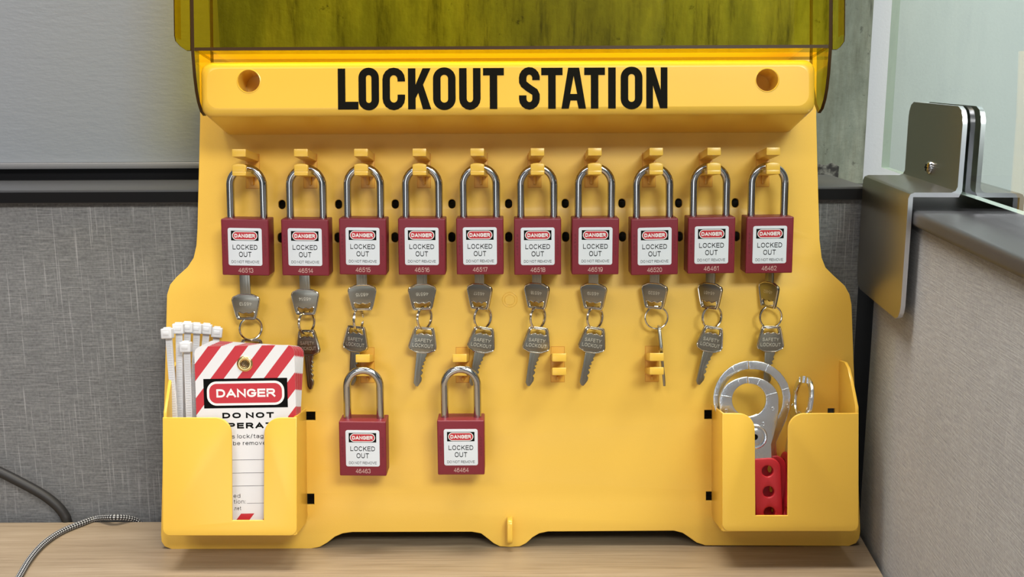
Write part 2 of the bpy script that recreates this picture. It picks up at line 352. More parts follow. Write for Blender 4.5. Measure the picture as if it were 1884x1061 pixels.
def rrect(x0, x1, y0, y1, r, n=6):
    if isinstance(r, (int, float)): r = (r,)*4            # tl tr br bl
    out = []
    for cx, cy, a0, rr in ((x0+r[0], y1-r[0], 180, r[0]), (x1-r[1], y1-r[1], 90, r[1]), (x1-r[2], y0+r[2], 0, r[2]), (x0+r[3], y0+r[3], -90, r[3])):
        if rr <= 0: out.append((cx, cy)); continue
        for i in range(n+1):
            a = R(a0-90*i/n); out.append((cx+rr*math.cos(a), cy+rr*math.sin(a)))
    return out
def circ(cx, cy, r, n=28, ry=None): return [(cx+r*math.cos(2*math.pi*i/n), cy+(ry or r)*math.sin(2*math.pi*i/n)) for i in range(n)]
def catmull(P, n=6, closed=False):
    out = []; N = len(P)
    for i in range(N if closed else N-1):
        g = (lambda k: P[k % N]) if closed else (lambda k: P[min(max(k, 0), N-1)])
        p0, p1, p2, p3 = (Vector(g(i+d)) for d in (-1, 0, 1, 2))
        for j in range(n):
            u = j/n; out.append(tuple(.5*((2*p1)+(p2-p0)*u+(2*p0-5*p1+4*p2-p3)*u*u+(3*p1-p0-3*p2+p3)*u**3)))
    if not closed: out.append(tuple(P[-1]))
    return out

BM = Matrix((( BU.x, BV.x, BW.x, BO.x), (BU.y, BV.y, BW.y, BO.y), (BU.z, BV.z, BW.z, BO.z), (0, 0, 0, 1)))
def P(px, py, w=0.0):
    """board coordinates (mm) of what the photo shows at px, py when it lies w mm in front of the board"""
    q = hit(px, py, BO+BW*(w*.001), BW)-BO
    return (q.dot(BU)*1000, q.dot(BV)*1000)
def PL(pts, w=0.0): return [P(x, y, w) for x, y in pts]
def TR(u, v, w): return Matrix.Translation((u*.001, v*.001, w*.001))
def Rx(a): return Matrix.Rotation(R(a), 4, 'X')
def Ry(a): return Matrix.Rotation(R(a), 4, 'Y')
def Rz(a): return Matrix.Rotation(R(a), 4, 'Z')

# ------------------------------------------------------------------ room, desk, partitions
ZV = Vector((0, 0, 1)); YV = Vector((0, 1, 0))
def on_z(px, py, z): return hit(px, py, Vector((0, 0, z)), ZV)
def on_y(px, py, y): return hit(px, py, Vector((0, y, 0)), YV)
yb = on_z(150, 960, DESK_Z).y                     # rear edge of the desk
yp = yb+.012                                      # face of the rear partition
A = on_z(1583, 970, DESK_Z)                       # foot of the side partition on the desk
wd_ = ray(1100, 131); DW = Vector((wd_.x, wd_.y, 0)).normalized(); NW = Vector((-DW.y, DW.x, 0))  # NW faces the viewer side (-x)
if NW.x > 0: NW = -NW
S = 1000.0
def wx(x, y, z): return (x*S, y*S, z*S)

mb = MB(); mb.box(-1600, 1600, -1500, 1800, -20, 0, 'grey_metal_trim'); structure(mb.build('floor'))
# desk
dk = thing('desk', Matrix.Translation((0, 0, 0)), 'light oak laminate desk top running along the grey fabric partitions', 'desk')
mb = MB()
d0 = A+DW*.02; d1 = A-DW*1.2
xr0 = A.x + (yb-A.y)*DW.x/DW.y - .004; xr1 = A.x - .75*DW.x/DW.y*1.0
ya = A.y-.95
xra = A.x+(ya-A.y)*DW.x/DW.y-.004
mb.hull([wx(-1.1, ya, DESK_Z-.03), wx(xra, ya, DESK_Z-.03), wx(xr0, yb, DESK_Z-.03), wx(-1.1, yb, DESK_Z-.03)],
        [wx(-1.1, ya, DESK_Z), wx(xra, ya, DESK_Z), wx(xr0, yb, DESK_Z), wx(-1.1, yb, DESK_Z)], 'desk_wood', bevel=.8)
mb.build('desktop', dk)
for x in (-1.0, .25):
    mb = MB(); mb.box(x*S, x*S+30, yb*S-800, yb*S-40, 0, DESK_Z*S-31, 'grey_metal_trim', 2); mb.build('leg', dk)

# rear cubicle partition
zf = on_y(150, 371, yp).z; zt = on_y(150, 349, yp-.006).z
yr = on_z(150, 327, zt).y
xe = on_y(1584, 500, yp).x
pt = thing('cubicle_partition', Matrix.Translation((0, 0, 0)), 'grey woven fabric cubicle partition with black top rail behind the yellow station', 'partition')
mb = MB(); mb.box(-1300, xe*S, yp*S, yp*S+55, 0, zf*S, 'partition_fabric', 5); mb.build('fabric_panel', pt)
mb = MB(); mb.box(-1300, xe*S-1, yp*S-6, yr*S, zf*S-1, zt*S, 'rail_grey', 1.5)
mb.box(-1300, xe*S-1, yp*S-6.6, yp*S-5.2, zf*S, zt*S-2, 'deep_black')
mb.build('top_rail', pt)
mb = MB(); mb.box(xe*S+1, xe*S+50, yp*S+14, yp*S+58, 0, zt*S-4, 'black_plastic', 1); mb.build('corner_post', pt)

# side cubicle partition with its rail
W0 = A+NW*.002
def on_w(px, py, off): return hit(px, py, A+NW*off, NW)
zr1 = on_w(1672, 384, .006).z; zr0 = zr1-.004
sd = thing('cubicle_partition', Matrix.Translation((0, 0, 0)), 'taupe fabric side partition with dark rail, carrying the glass pane on the right', 'partition')
WM = Matrix(((NW.x, DW.x, 0, A.x), (NW.y, DW.y, 0, A.y), (0, 0, 1, 0), (0, 0, 0, 1)))  # local: x toward the desk, y receding, z up
mb = MB(); mb.box(-60, 0, -1000, 10, 0, zr0*S-6, 'partition_fabric_fine', 6); mb.build('fabric_panel', sd, WM)
mb = MB(); mb.box(-66, 6, -1000, -8, zr0*S-7, zr1*S, 'rail_grey', 3.5, seg=4); mb.build('top_rail', sd, WM)
mb = MB(); mb.box(-63, 2, -7, 9, zr0*S-7, zr1*S-1, 'black_plastic', 2); mb.build('rail_end', sd, WM)
# walls: concrete, painted board on the left, white wall beyond the glass
yw = yp+.30
xc = on_y(1600, 160, yw).x
mb = MB(); mb.box(-500, xc*S, yw*S, yw*S+200, 0, 2400, 'concrete', 4); structure(mb.build('wall_back'))
mb = MB(); mb.box(xc*S-40, 1700, yw*S+60, yw*S+120, 0, 2400, 'white_wall'); structure(mb.build('wall_right'))
yl = yp+.075
xl = on_y(386, 50, yl).x; zl = on_y(150, 299, yl).z
mb = MB(); mb.box(-1400, xl*S, yl*S, yl*S+30, zl*S, 2400, 'painted_wall', 1); structure(mb.build('wall_left'))
zl2 = on_y(150, 311, yl-.004).z
mb = MB(); mb.box(-1400, xl*S-2, yl*S-4, yl*S+30, zl2*S, zl*S, 'grey_metal_trim', 1.5); structure(mb.build('trim_1'))
mb = MB(); mb.box(-1400, xl*S-6, yl*S+4, yl*S+28, 0, zl2*S, 'deep_black'); structure(mb.build('gap_shade'))  # black sheet put in for the dark gap below the painted board
pd = [on_y(x, y, yw) for x, y in ((1498, 300), (1518, 304), (1530, 299), (1543, 306), (1541, 330), (1526, 337), (1500, 334))]
mb = MB(); mb.add([(p.x*S, yw*S-1.5, p.z*S) for p in pd]+[(p.x*S, yw*S+1, p.z*S) for p in pd], [tuple(range(7)), tuple(range(13, 6, -1))]+[(i, (i+1) % 7, 7+(i+1) % 7, 7+i) for i in range(7)], 'concrete_dark'); structure(mb.build('dark_wall_patch'))  # dark flat patch on the concrete, stands for a dirty plaster hole

# steel bracket over the side rail: two bent plates clamping the glass
ot = .010                                         # outer leg stands off the fabric
zt1 = on_w(1672, 354, ot).z                       # top of the shelf
fr = on_w(1672, 354, ot); y_front = (fr-A).dot(DW)*S
y_back = (on_w(1588, 326, ot)-A).dot(DW)*S
zb1 = on_w(1650, 588, ot).z
# upright plate: where the ray through its front foot meets the shelf plane
up_p = on_z(1757, 353, zt1); xu = (up_p-A).dot(NW)*S
zu = hit(1762, 195, A+NW*(xu*.001), NW).z
TK = 3.2
def bent(mb, xa, xb, m, me, sgn):
    """outer leg at xa, shelf, upright at xb; sgn +1: leg on the desk side"""
    r = 4.0
    ly = y_back-y_front
    def leaf(M, w, h, rad): mb.plate([rrect(0, w, 0, h, rad)], -TK/2, TK/2, m, .5, M, side=me)
    z0, z1, z2 = zb1*S, zt1*S, zu*S
    # a solid bent strip: profile in x-z extruded along y, then rounded leaf ends
    prof = [(xa, z0), (xa, z1-r), (xa-sgn*r*.3, z1-r*.3), (xa-sgn*r, z1), (xb+sgn*r, z1), (xb+sgn*r*.3, z1+r*.3), (xb, z1+r), (xb, z2)]
    inn = [(xa-sgn*TK, z0), (xa-sgn*TK, z1-r), (xa-sgn*TK, z1-TK), (xa-sgn*(r+.1), z1-TK), (xb+sgn*r, z1-TK), (xb-sgn*TK*.4, z1-TK), (xb-sgn*TK, z1+r*.2), (xb-sgn*TK, z2)]
    n = len(prof)
    cut = {0: 9, n-1: 9}
    def ringat(y, k):
        out = []
        for i, (a, b) in enumerate(zip(prof, inn)):
            z_a, z_b = a[1], b[1]
            if i == 0: z_a += k; z_b += k
            if i == n-1: z_a -= k; z_b -= k
            out.append(((a[0], y, z_a), (b[0], y, z_b)))
        return out
    steps = [(y_front, 12), (y_front+1.5, 7), (y_front+5, 2.5), (y_front+12, 0), (y_back-12, 0), (y_back-5, 2.5), (y_back-1.5, 7), (y_back, 12)]
    rings = [ringat(y, k) for y, k in steps]
    vs = []; idx = {}
    for a, rg in enumerate(rings):
        for i, (p, q) in enumerate(rg): idx[a, i, 0] = len(vs); vs.append(p); idx[a, i, 1] = len(vs); vs.append(q)
    big, edge = [], []
    for a in range(len(rings)-1):
        for i in range(n-1):
            for k in (0, 1): big.append((idx[a, i, k], idx[a, i+1, k], idx[a+1, i+1, k], idx[a+1, i, k]))
        for i in (0, n-1): edge.append((idx[a, i, 0], idx[a, i, 1], idx[a+1, i, 1], idx[a+1, i, 0]))
    for a in (0, len(rings)-1):
        for i in range(n-1): edge.append((idx[a, i, 0], idx[a, i, 1], idx[a, i+1, 1], idx[a, i+1, 0]))
    V = [mb.bm.verts.new(v) for v in vs]
    for fl, mm in ((big, m), (edge, me)):
        k = mb.mi(mm)
        for f in fl: fc = mb.bm.faces.new([V[j] for j in f]); fc.material_index = k; fc.smooth = True
GAP = 9.0
bk = thing('glass_bracket', WM, 'bent stainless steel bracket straddling the side partition rail and clamping the glass', 'bracket')
mb = MB(); bent(mb, ot*S, xu, 'bracket_steel', 'bracket_edge', 1); mb.build('clamp_plate', bk)
x2 = xu-TK-GAP-TK
mb = MB(); bent(mb, x2-(ot*S-xu)*.82-TK, x2, 'bracket_steel', 'bracket_edge', -1); mb.build('clamp_plate', bk)
sc_p = hit(1712, 308, A+NW*(xu*.001), NW); sy = (sc_p-A).dot(DW)*S; sz = sc_p.z*S
mb = MB(); M = Matrix.Translation((xu, sy, sz)) @ Matrix.Rotation(R(90), 4, 'Y')
mb.lathe([(5.2, 0), (5.2, 1.0), (4.6, 2.2), (3.0, 3.2), (.01, 3.6)], 'chrome', 24, M)
mb.box(-2.6, 2.6, -.5, .5, 3.0, 3.75, 'black_ink', 0, M); mb.box(-.5, .5, -2.6, 2.6, 3.0, 3.75, 'black_ink', 0, M)
mb.build('screw', bk)
# the glass pane
xg = xu-TK-1.0
gl = hit(1622, 300, A+NW*(xg*.001), NW); yg = (gl-A).dot(DW)*S
zg = hit(1622, 308, A+NW*(xg*.001), NW).z*S
gp = thing('glass_screen', WM, 'clear greenish glass screen standing above the right side partition', 'glass screen')
mb = MB(); mb.hull([(xg-GAP+2, -900, zg), (xg, -900, zg), (xg, yg, zg), (xg-GAP+2, yg, zg)], [(xg-GAP+2, -900, zg+750), (xg, -900, zg+750), (xg, yg, zg+750), (xg-GAP+2, yg, zg+750)], 'clear_glass')
g_ = mb.build('pane', gp)
g_.data.materials.append(MATS['glass_edge'])
for p in g_.data.polygons:
    if abs(p.normal.x) < .5: p.material_index = 1

# ------------------------------------------------------------------ lockout station
st = thing('lockout_station', BM, 'yellow plastic wall board lettered LOCKOUT STATION leaning on the partition', 'lockout station')
out = [(366, 100), (368, 215), (366, 300), (363, 420), (361, 452), (356, 474), (345, 491), (325, 509), (313, 523), (307, 542), (303, 700), (299, 850), (296, 984),
       (297, 996), (303, 1005), (316, 1010), (572, 1009), (588, 1006), (602, 998), (616, 987), (630, 981), (648, 978.5),
       (868, 978), (885, 981), (897, 990), (908, 999), (920, 1005), (938, 1006), (956, 1005), (968, 999), (980, 988), (992, 981), (1008, 977.5),
       (1240, 976), (1256, 980), (1268, 988), (1282, 998), (1298, 1003), (1562, 1004), (1575, 999), (1581, 990), (1583, 978),
       (1578, 840), (1572, 700), (1567, 560), (1563, 541), (1554, 525), (1533, 506), (1519, 492), (1512, 474), (1508, 440), (1504, 300), (1502, 215), (1503, 96)]
loops = [PL(out)]
for i in range(9):
    x = 518.5+(1353-518.5)*i/8; y = 376-3*i/8
    c = P(x, y); loops.append(rrect(c[0]-2.9, c[0]+2.9, c[1]-3.7, c[1]+3.7, 2.8, 4))
    x = 517+(1355-517)*i/8; y = 437-2.5*i/8
    c = P(x, y); loops.append(rrect(c[0]-2.9, c[0]+2.9, c[1]-4.0, c[1]+4.0, 2.8, 4))
def prect(x0, x1, y0, y1, w=0): a = P(x0, y1, w); b = P(x1, y0, w); return [(a[0], a[1]), (a[0], b[1]), (b[0], b[1]), (b[0], a[1])]
loops += [prect(562, 580, 757, 773), prect(560, 578, 908, 928), prect(1296, 1316, 754, 771), prect(1299, 1318, 904, 921), prect(1523, 1536, 751, 766)]
mb = MB(); mb.plate(loops, -3.2, 0, 'yellow_plastic', .5)
c = P(938, 551)
for rad in (4.2, 6.0): mb.tube([(c[0]+rad*math.cos(a*R(10)), c[1]+rad*math.sin(a*R(10)), .05) for a in range(36)], .35, 'yellow_plastic', 8, True)
mb.build('back_board', st)

# header box
W1 = 60.0
a = P(368, 213, W1); b = P(1502, 108, W1); a2 = P(405, 248, 0); b2 = P(1465, 150, 0)
ux0, ux1 = a[0], b[0]; vy1 = b[1]; vyf = a[1]; vyb = a2[1]
mb = MB(); n = 6; prof = []
rb = 5.5
rings = []
for w, ins in [(0.0, 0)]+[(W1-rb+rb*math.sin(R(q)), rb-rb*math.cos(R(q))) for q in (0, 18, 36, 54, 72, 90)]:
    tt = w/W1; vb = vyb+(vyf-vyb)*tt
    rings.append([(x, y, w) for x, y in rrect(ux0+ins, ux1-ins, vb+ins, vy1-ins, 8.5, 6)])
k = len(rings[0]); vs = [p for rg in rings for p in rg]; fs = []
for i in range(len(rings)-1):
    for j in range(k): fs.append((i*k+j, i*k+(j+1) % k, (i+1)*k+(j+1) % k, (i+1)*k+j))
mb.add(vs, fs, 'yellow_smooth')
h1 = P(457.5, 149, W1); h2 = P(1411.5, 147, W1); hr = 8.3
lip = [(p[0], p[1]) for p in rings[-1]]
mb.plate([lip, circ(*h1, hr), circ(*h2, hr)], W1, W1, 'yellow_smooth')
for h in (h1, h2):
    mb.lathe([(hr+.9, W1+.05), (hr+.3, W1+.25), (hr, W1-.4), (hr-.3, W1-26)], 'yellow_smooth', 28, Matrix.Translation((h[0], h[1], 0)))
    mb.lathe([(hr-.3, W1-25.9), (.01, W1-25.9)], 'yellow_smooth', 28, Matrix.Translation((h[0], h[1], 0)))
hd = mb.build('header', st)
# lettering LOCKOUT STATION
def stroke(pts, t):                                # thick polyline as outline
    L_, R_ = [], []
    for i, p in enumerate(pts):
        p = Vector(p); a = Vector(pts[max(i-1, 0)]); b = Vector(pts[min(i+1, len(pts)-1)]); d = (b-a).normalized(); nn = Vector((-d.y, d.x))
        L_.append(tuple(p+nn*t/2)); R_.append(tuple(p-nn*t/2))
    return L_+R_[::-1]
def arc(cx, cy, rx, ry, a0, a1, n=8): return [(cx+rx*math.cos(R(a0+(a1-a0)*i/n)), cy+ry*math.sin(R(a0+(a1-a0)*i/n))) for i in range(n+1)]
def glyph(ch, w):                                  # unit height 1, width w, stem .19
    s = .185; q = s/2; rx = w/2-q; ry = rx*1.05
    if ch == 'I': return [[[(0, 0), (s, 0), (s, 1), (0, 1)]]]
    if ch == 'L': return [[[(0, 0), (w, 0), (w, .19), (s, .19), (s, 1), (0, 1)]]]
    if ch == 'T': return [[[(w/2-q, 0), (w/2+q, 0), (w/2+q, .82), (w, .82), (w, 1), (0, 1), (0, .82), (w/2-q, .82)]]]
    if ch == 'O':
        o = rrect(0, w, -.02, 1.02, w/2*.98, 8); i = rrect(s, w-s, .16, .84, (w/2-s)*.98, 8); return [[o, i]]
    if ch == 'U': return [[stroke([(q, 1), (q, .6)]+arc(w/2, q+ry-.02, rx, ry, 180, 360)+[(w-q, .6), (w-q, 1)], s)]]
    if ch == 'C': return [[stroke([(w-q, .68), (w-q, 1-q-ry+.02)]+arc(w/2, 1-q-ry+.02, rx, ry, 0, 180)[1:]+arc(w/2, q+ry-.02, rx, ry, 180, 360)+[(w-q, .36)], s)]]
    if ch == 'S':
        P_ = [(w-q, .70), (w-q, .78)]+arc(w/2, 1-q-ry+.02, rx, ry, 10, 180)+[(q, .66), (q+.03, .60), (w/2-.02, .51), (w-q-.03, .41), (w-q, .34)]+arc(w/2, q+ry-.02, rx, ry, 0, -180)+[(q, .33)]
        return [[stroke(P_, s)]]
    if ch == 'N': return [[[(0, 0), (.165, 0), (.165, .56), (w-.18, 0), (w, 0), (w, 1), (w-.165, 1), (w-.165, .45), (.185, 1), (0, 1)]]]
    if ch == 'K': return [[[(0, 0), (s, 0), (s, .27), (.25, .40), (w-.205, 0), (w, 0), (.37, .60), (w-.01, 1), (w-.21, 1), (s, .60), (s, 1), (0, 1)]]]
    if ch == 'A':
        c_ = w/2; return [[[(0, 0), (.18, 0), (.225, .20), (w-.225, .20), (w-.18, 0), (w, 0), (c_+.135, 1), (c_-.135, 1)], [(c_, .80), (c_-.085, .36), (c_+.085, .36)]]]
mb = MB()
spots = [('L', 622, 659), ('O', 660, 697), ('C', 704, 745), ('K', 751, 793), ('O', 797, 838), ('U', 845, 884), ('T', 889, 927), ('S', 955, 993), ('T', 996, 1035), ('A', 1033, 1078), ('T', 1075, 1113), ('I', 1119, 1134), ('O', 1142, 1182), ('N', 1189, 1228)]
for ch, xa, xb in spots:
    tt = (xa-622)/606; ytop = 126.0-2.4*tt; ybot = 201.5-2.4*tt
    p0 = P(xa, ybot, W1+.1); p1 = P(xb, ytop, W1+.1); hgt = p1[1]-p0[1]; wid = (p1[0]-p0[0])/hgt
    for lps in glyph(ch, wid): mb.plate([[(p0[0]+x*hgt, p0[1]+y*hgt) for x, y in lp] for lp in lps], W1+.05, W1+.2, 'black_ink')
mb.build('lettering', hd)

# hooks
def hook(px, yc, proj, fpx):
    c = P(px, yc+14); fx = P(fpx, yc, proj)[0]
    mb = MB(); u = c[0]; hw = 5.3
    v1 = P(px, yc-11)[1]
    lo = P(px, yc+20)[1]
    sh = fx-u                                     # small sideways lean of this hook
    def bar(va, vb_, w0, w1, thk0, thk1, mm='yellow_smooth'):
        bt = [(u-hw, va-thk0/2, w0), (u+hw, va-thk0/2, w0), (u+hw, va+thk0/2, w0), (u-hw, va+thk0/2, w0)]
        tp = [(u+sh-hw, vb_-thk1/2, w1), (u+sh+hw, vb_-thk1/2, w1), (u+sh+hw, vb_+thk1/2, w1), (u+sh-hw, vb_+thk1/2, w1)]
        mb.hull(bt, tp, mm, bevel=.7)
    vf = P(fpx, yc-20, proj)[1]; vf2 = P(fpx, yc+8, proj)[1]
    bar(v1-.3, vf, -.5, proj, 5.6, 6.0)
    bar(lo-.5, vf2-4.2, -.5, proj, 3.6, 3.4)
    # upturned lip with an arched top
    lipo = [(fpx-12.8, yc+15), (fpx+12.8, yc+15), (fpx+12.8, yc+2.5), (fpx+7, yc+.6), (fpx, yc), (fpx-7, yc+.6), (fpx-12.8, yc+2.5)]
    mb.plate([PL(lipo, proj)], proj-4, proj+.1, 'yellow_smooth', .7)
    o = mb.build('hook', st)
    mb = MB(); r_ = prect(px-12.5, px+12.5, yc-18, yc+46)
    mb.plate([r_], -.2, .12, 'amber_outline'); mb.plate([prect(px-11.5, px+11.5, yc-17, yc+45)], -.2, .3, 'amber_plastic', .1)
    mb.box(u-1.2, u+1.2, P(px, yc+40)[1], P(px, yc+24)[1], 0, 3, 'amber_plastic', .6)
    mb.build('base_plate', o)
upx = [(465, 439.5), (571, 553.5), (677, 664), (780, 771.5), (885, 878), (983.5, 989), (1088, 1094.5), (1194, 1207.5), (1298.5, 1314), (1403, 1423)]
for i, (bx, fx) in enumerate(upx): hook(bx, 301-3*i/9, 43, fx)
def small_hook(px, yt, proj, fpx):
    mb = MB(); u = P(px, yt)[0]; fx = P(fpx, yt, proj)[0]; hw = 5.6
    for ya_, yb_, base in ((yt+13, yt+28, yt+20), (yt+39, yt+53, yt+46)):
        v0, v1 = P(fpx, yb_, proj)[1], P(fpx, ya_, proj)[1]; vb_ = P(px, base)[1]; h = (v1-v0)*.42
        mb.hull([(u-hw, vb_-h, -.5), (u+hw, vb_-h, -.5), (u+hw, vb_+h, -.5), (u-hw, vb_+h, -.5)], [(fx-hw, v0, proj), (fx+hw, v0, proj), (fx+hw, v1, proj), (fx-hw, v1, proj)], 'yellow_smooth', bevel=.7)
    o = mb.build('hook', st)
    mb = MB(); mb.plate([prect(px-12.8, px+12.8, yt, yt+66)], -.2, .12, 'amber_outline'); mb.plate([prect(px-11.8, px+11.8, yt+1, yt+65)], -.2, .3, 'amber_plastic', .1)
    mb.box(u-1.2, u+1.2, P(px, yt+62)[1], P(px, yt+55)[1], 0, 2.5, 'amber_plastic', .6); mb.build('base_plate', o)
for px, yt, fpx in ((676, 638.5, 667), (851.5, 638, 845.5), (1026, 637, 1029), (1199.5, 636, 1208.5)): small_hook(px, yt, 29, fpx)
# little padlock eye at the foot
mb = MB(); a = P(938, 950); b = P(938, 995); cx = a[0]
prof = rrect(-4, 11, b[1], a[1], (2, 4.5, 4.5, 2), 5); holeL = circ(5.2, (a[1]+b[1])/2, 3.2, 16)
mb.plate([prof, holeL], -2.2, 2.2, 'yellow_smooth', .8, Matrix.Translation((cx, 0, 0)) @ Matrix(((0, 0, 1, 0), (0, 1, 0, 0), (1, 0, 0, 0), (0, 0, 0, 1))))
mb.build('padlock_eye', st)

# pockets
def pocket(fr_l, fr_r, ytop, ybot, nx0, nx1, ny, wall_x, inner, name):
    """front plate in pixels at 44 mm; wall_x: which side is the outer, tall wall"""
    W = 44.0; mb = MB(); r = 13; rn = 30
    def arcpx(cx, cy, rr, a0, a1): return [(cx+rr*math.cos(R(a0+(a1-a0)*i/8)), cy+rr*math.sin(R(a0+(a1-a0)*i/8))) for i in range(9)]
    tl = arcpx(nx0-rn, ytop+rn, rn, -90, 0); trn = arcpx(nx1+rn, ytop+rn, rn, 180, 270)
    pts = [(fr_l, ytop)]+tl+[(nx0+1, ny), (nx1-1, ny)]+trn+[(fr_r, ytop)]+arcpx(fr_r-r, ybot-r, r, 0, 90)+arcpx(fr_l+r, ybot-r, r, 90, 180)
    mb.plate([PL(pts, W)], W-2.4, W, 'yellow_smooth', .6)
    f0 = P(fr_l, ytop, W); f1 = P(fr_r, ybot, W); l, rr_, top, bot = f0[0], f1[0], f0[1], f1[1]
    YZ = lambda x: Matrix(((0, 0, 1, x), (0, 1, 0, 0), (1, 0, 0, 0), (0, 0, 0, 1)))
    out_x, in_x = (l, rr_) if wall_x == 'l' else (rr_, l)
    so = 2.4 if wall_x == 'l' else -2.4
    hi = P(300 if wall_x == 'l' else 1570, 668, 22)[1]
    # inner (short) wall
    mb.plate([[(0, bot+5), (5, bot), (W-2, bot+.4), (W-1.6, top), (0, top)]], -.8, .8, 'yellow_smooth', .3, YZ(in_x-(.9 if wall_x == 'l' else -.9)))
    mb.plate([[(0, bot+5), (5, bot), (W-2, bot+.4), (W-1.6, top), (W-1.8, top+4), (30, hi-14), (22, hi-4), (14, hi), (0, hi)]], -1.2, 1.2, 'yellow_smooth', .3, YZ(out_x+(1.4 if wall_x == 'l' else -1.4)))
    mb.box(l+1, rr_-1, bot, bot+2.4, 0, W-1, 'yellow_smooth', .4)
    return mb.build(name, st)
pocket(299, 546, 768, 985, 426, 486, 957, 'l', 1, 'tag_pocket')
pocket(1329, 1580, 760, 977, 1389, 1450, 948, 'r', 1, 'hasp_pocket')

# tinted hinged cover, swung up
WR, WF = 75.0, 27.0
vb = P(900, 91, WR)[1]; ul = P(351, 60, WR)[0]; ur = P(1531, 60, WR)[0]; vt = vb+335
mb = MB(); T_ = 2.4
YZ = lambda x: Matrix(((0, 0, 1, x), (0, 1, 0, 0), (1, 0, 0, 0), (0, 0, 0, 1)))
mb.box(ul+T_, ur-T_, vb+T_, vt, WF-T_, WF, 'tinted_cover')
mb.plate([rrect(ul+T_, ur-T_, WF, WR, .4)], -T_/2, T_/2, 'tinted_cover', 0, Matrix(((1, 0, 0, 0), (0, 0, 1, vb+T_/2), (0, 1, 0, 0), (0, 0, 0, 1))), side='cover_edge')
ear = [(WF-T_, vt), (WF-T_, P(350, 130, 30)[1]), (31, P(350, 170, 31)[1]), (38, P(360, 196, 38)[1]), (47, P(370, 213, 47)[1]), (55, P(368, 205, 55)[1]), (62, P(363, 188, 62)[1]), (67, P(360, 168, 67)[1]), (71, P(357, 140, 71)[1]), (WR, P(352, 95, WR)[1]), (WR, vt)]
for x in (ul+T_/2, ur-T_/2): mb.plate([ear], -T_/2, T_/2, 'tinted_cover', 0, YZ(x), side='cover_edge')
def flange(xs):
    pts = PL(xs, WR); pts = pts[:-2]+[(pts[-2][0], vt+14), (pts[-1][0], vt+14)]
    mb.plate([pts], WR-2.2, WR, 'tinted_cover', .3, side='cover_edge')
flange([(350.5, 93), (343, 93), (331, 85), (322, 75), (320, 65), (320, 10), (350.5, 10)])
flange([(1531.5, 91), (1540, 91), (1547, 86), (1554, 76), (1555, 64), (1555, 10), (1531.5, 10)])
for s_, x in ((1, P(320, 40, WR)[0]), (-1, P(1555, 40, WR)[0])):
    v0 = P(320, 68, WR)[1]
    mb.box(min(x, x+s_*2), max(x, x+s_*2), v0, vt+14, WR-10, WR-2.3, 'tinted_cover')
mb.box(ul, ur, vt, vt+2.4, WF-T_, WR, 'tinted_cover')
cv = mb.build('cover', st)
cv['label'] = 'amber tinted transparent cover swung open above the header'
# ------------------------------------------------------------------ padlocks
BWd, BH, BD = 37.0, 44.6, 20.0                    # lock body
def lock_parts():
    mb = MB(); mb.box(-BWd/2, BWd/2, -BH/2, BH/2, -BD/2, BD/2, 'red_nylon', 1.1, seg=3)
    body = mb.build('body')
    embs = []
    for sx_, word in ((-1, 'SAFETY'), (1, 'LOCKOUT')):
        mb = MB()
        for i, ch in enumerate(word):
            mb.text(ch, sx_*15.9, 9.0-i*(2.95 if len(word) == 6 else 2.55), BD/2+.06, 'emboss_shade_red', h=2.0 if len(word) == 6 else 1.8, w=1.5, bold=.15)
        embs.append(mb.build('side_lettering'))
    mb = MB(); y0 = BH/2-3; hx = 13.0; pts = [(-hx, y0), (-hx, y0+29)]+arc(0, y0+29, hx, 13, 180, 0, 16)+[(hx, y0+29), (hx, y0)]
    mb.tube([(x, y, 0) for x, y in pts], 3.05, 'chrome', 16); sh = mb.build('shackle')
    mb = MB(); z = BD/2; mb.plate([rrect(-13.3, 13.3, -14.4, 15.3, 1.6, 4)], z-.2, z+.25, 'sticker_white', .08); z += .27
    mb.plate([rrect(-10.8, 10.8, 5.4, 13.1, .1, 1)], z, z, 'black_ink')
    mb.plate([rrect(-9.9, 9.9, 5.8, 12.7, 3.4, 6)], z+.03, z+.03, 'white_ink')
    mb.plate([rrect(-9.3, 9.3, 6.4, 12.1, 2.8, 6)], z+.06, z+.06, 'sign_red')
    mb.text('DANGER', 0, 9.25, z+.09, 'white_ink', w=16.2, h=3.6, bold=.26, spacing=.12)
    mb.text('LOCKED', 0, .2, z, 'black_ink', w=19.4, h=4.1, bold=.165)
    mb.text('OUT', 0, -5.5, z, 'black_ink', w=9.8, h=4.1, bold=.165)
    mb.text('DO NOT REMOVE', 0, -11.4, z, 'black_ink', w=21.8, h=2.4, bold=.14, spacing=.14)
    lab = mb.build('label')
    mb = MB(); mb.plate([circ(0, 0, 5.2, 24)], -.1, .4, 'chrome', .1, Matrix.Translation((0, -BH/2-.1, 0)) @ Matrix.Rotation(R(90), 4, 'X'))
    plug = mb.build('keyway')
    return [body, *embs, sh, lab, plug]
PROTO = lock_parts(); first = [True]
def padlock(num, px, py, w, roll, yaw, tilt, label):
    u, v = P(px, py, w)
    # (px,py,w) is the centre of the front face
    ML = BM @ TR(u, v, w) @ Rz(roll) @ Ry(yaw) @ Rx(tilt) @ TR(0, 0, -BD/2)
    o = thing('padlock', ML, label, 'padlock', 'red numbered padlocks on the station')
    for p in PROTO:
        if first[0]: p.parent = o; q = p
        else: q = p.copy(); COL.objects.link(q); q.parent = o
        if p.name.startswith('body'): bd = q
    first[0] = False
    for c in list(o.children):
        if c.name.startswith('side_lettering'): c.parent = bd
    mb = MB(); mb.text(num, 0, -BH/2+4.2, BD/2+.08, 'number_ink', w=11.8, h=3.8, bold=.12, spacing=.14); mb.build('serial_number', bd)
    return ML
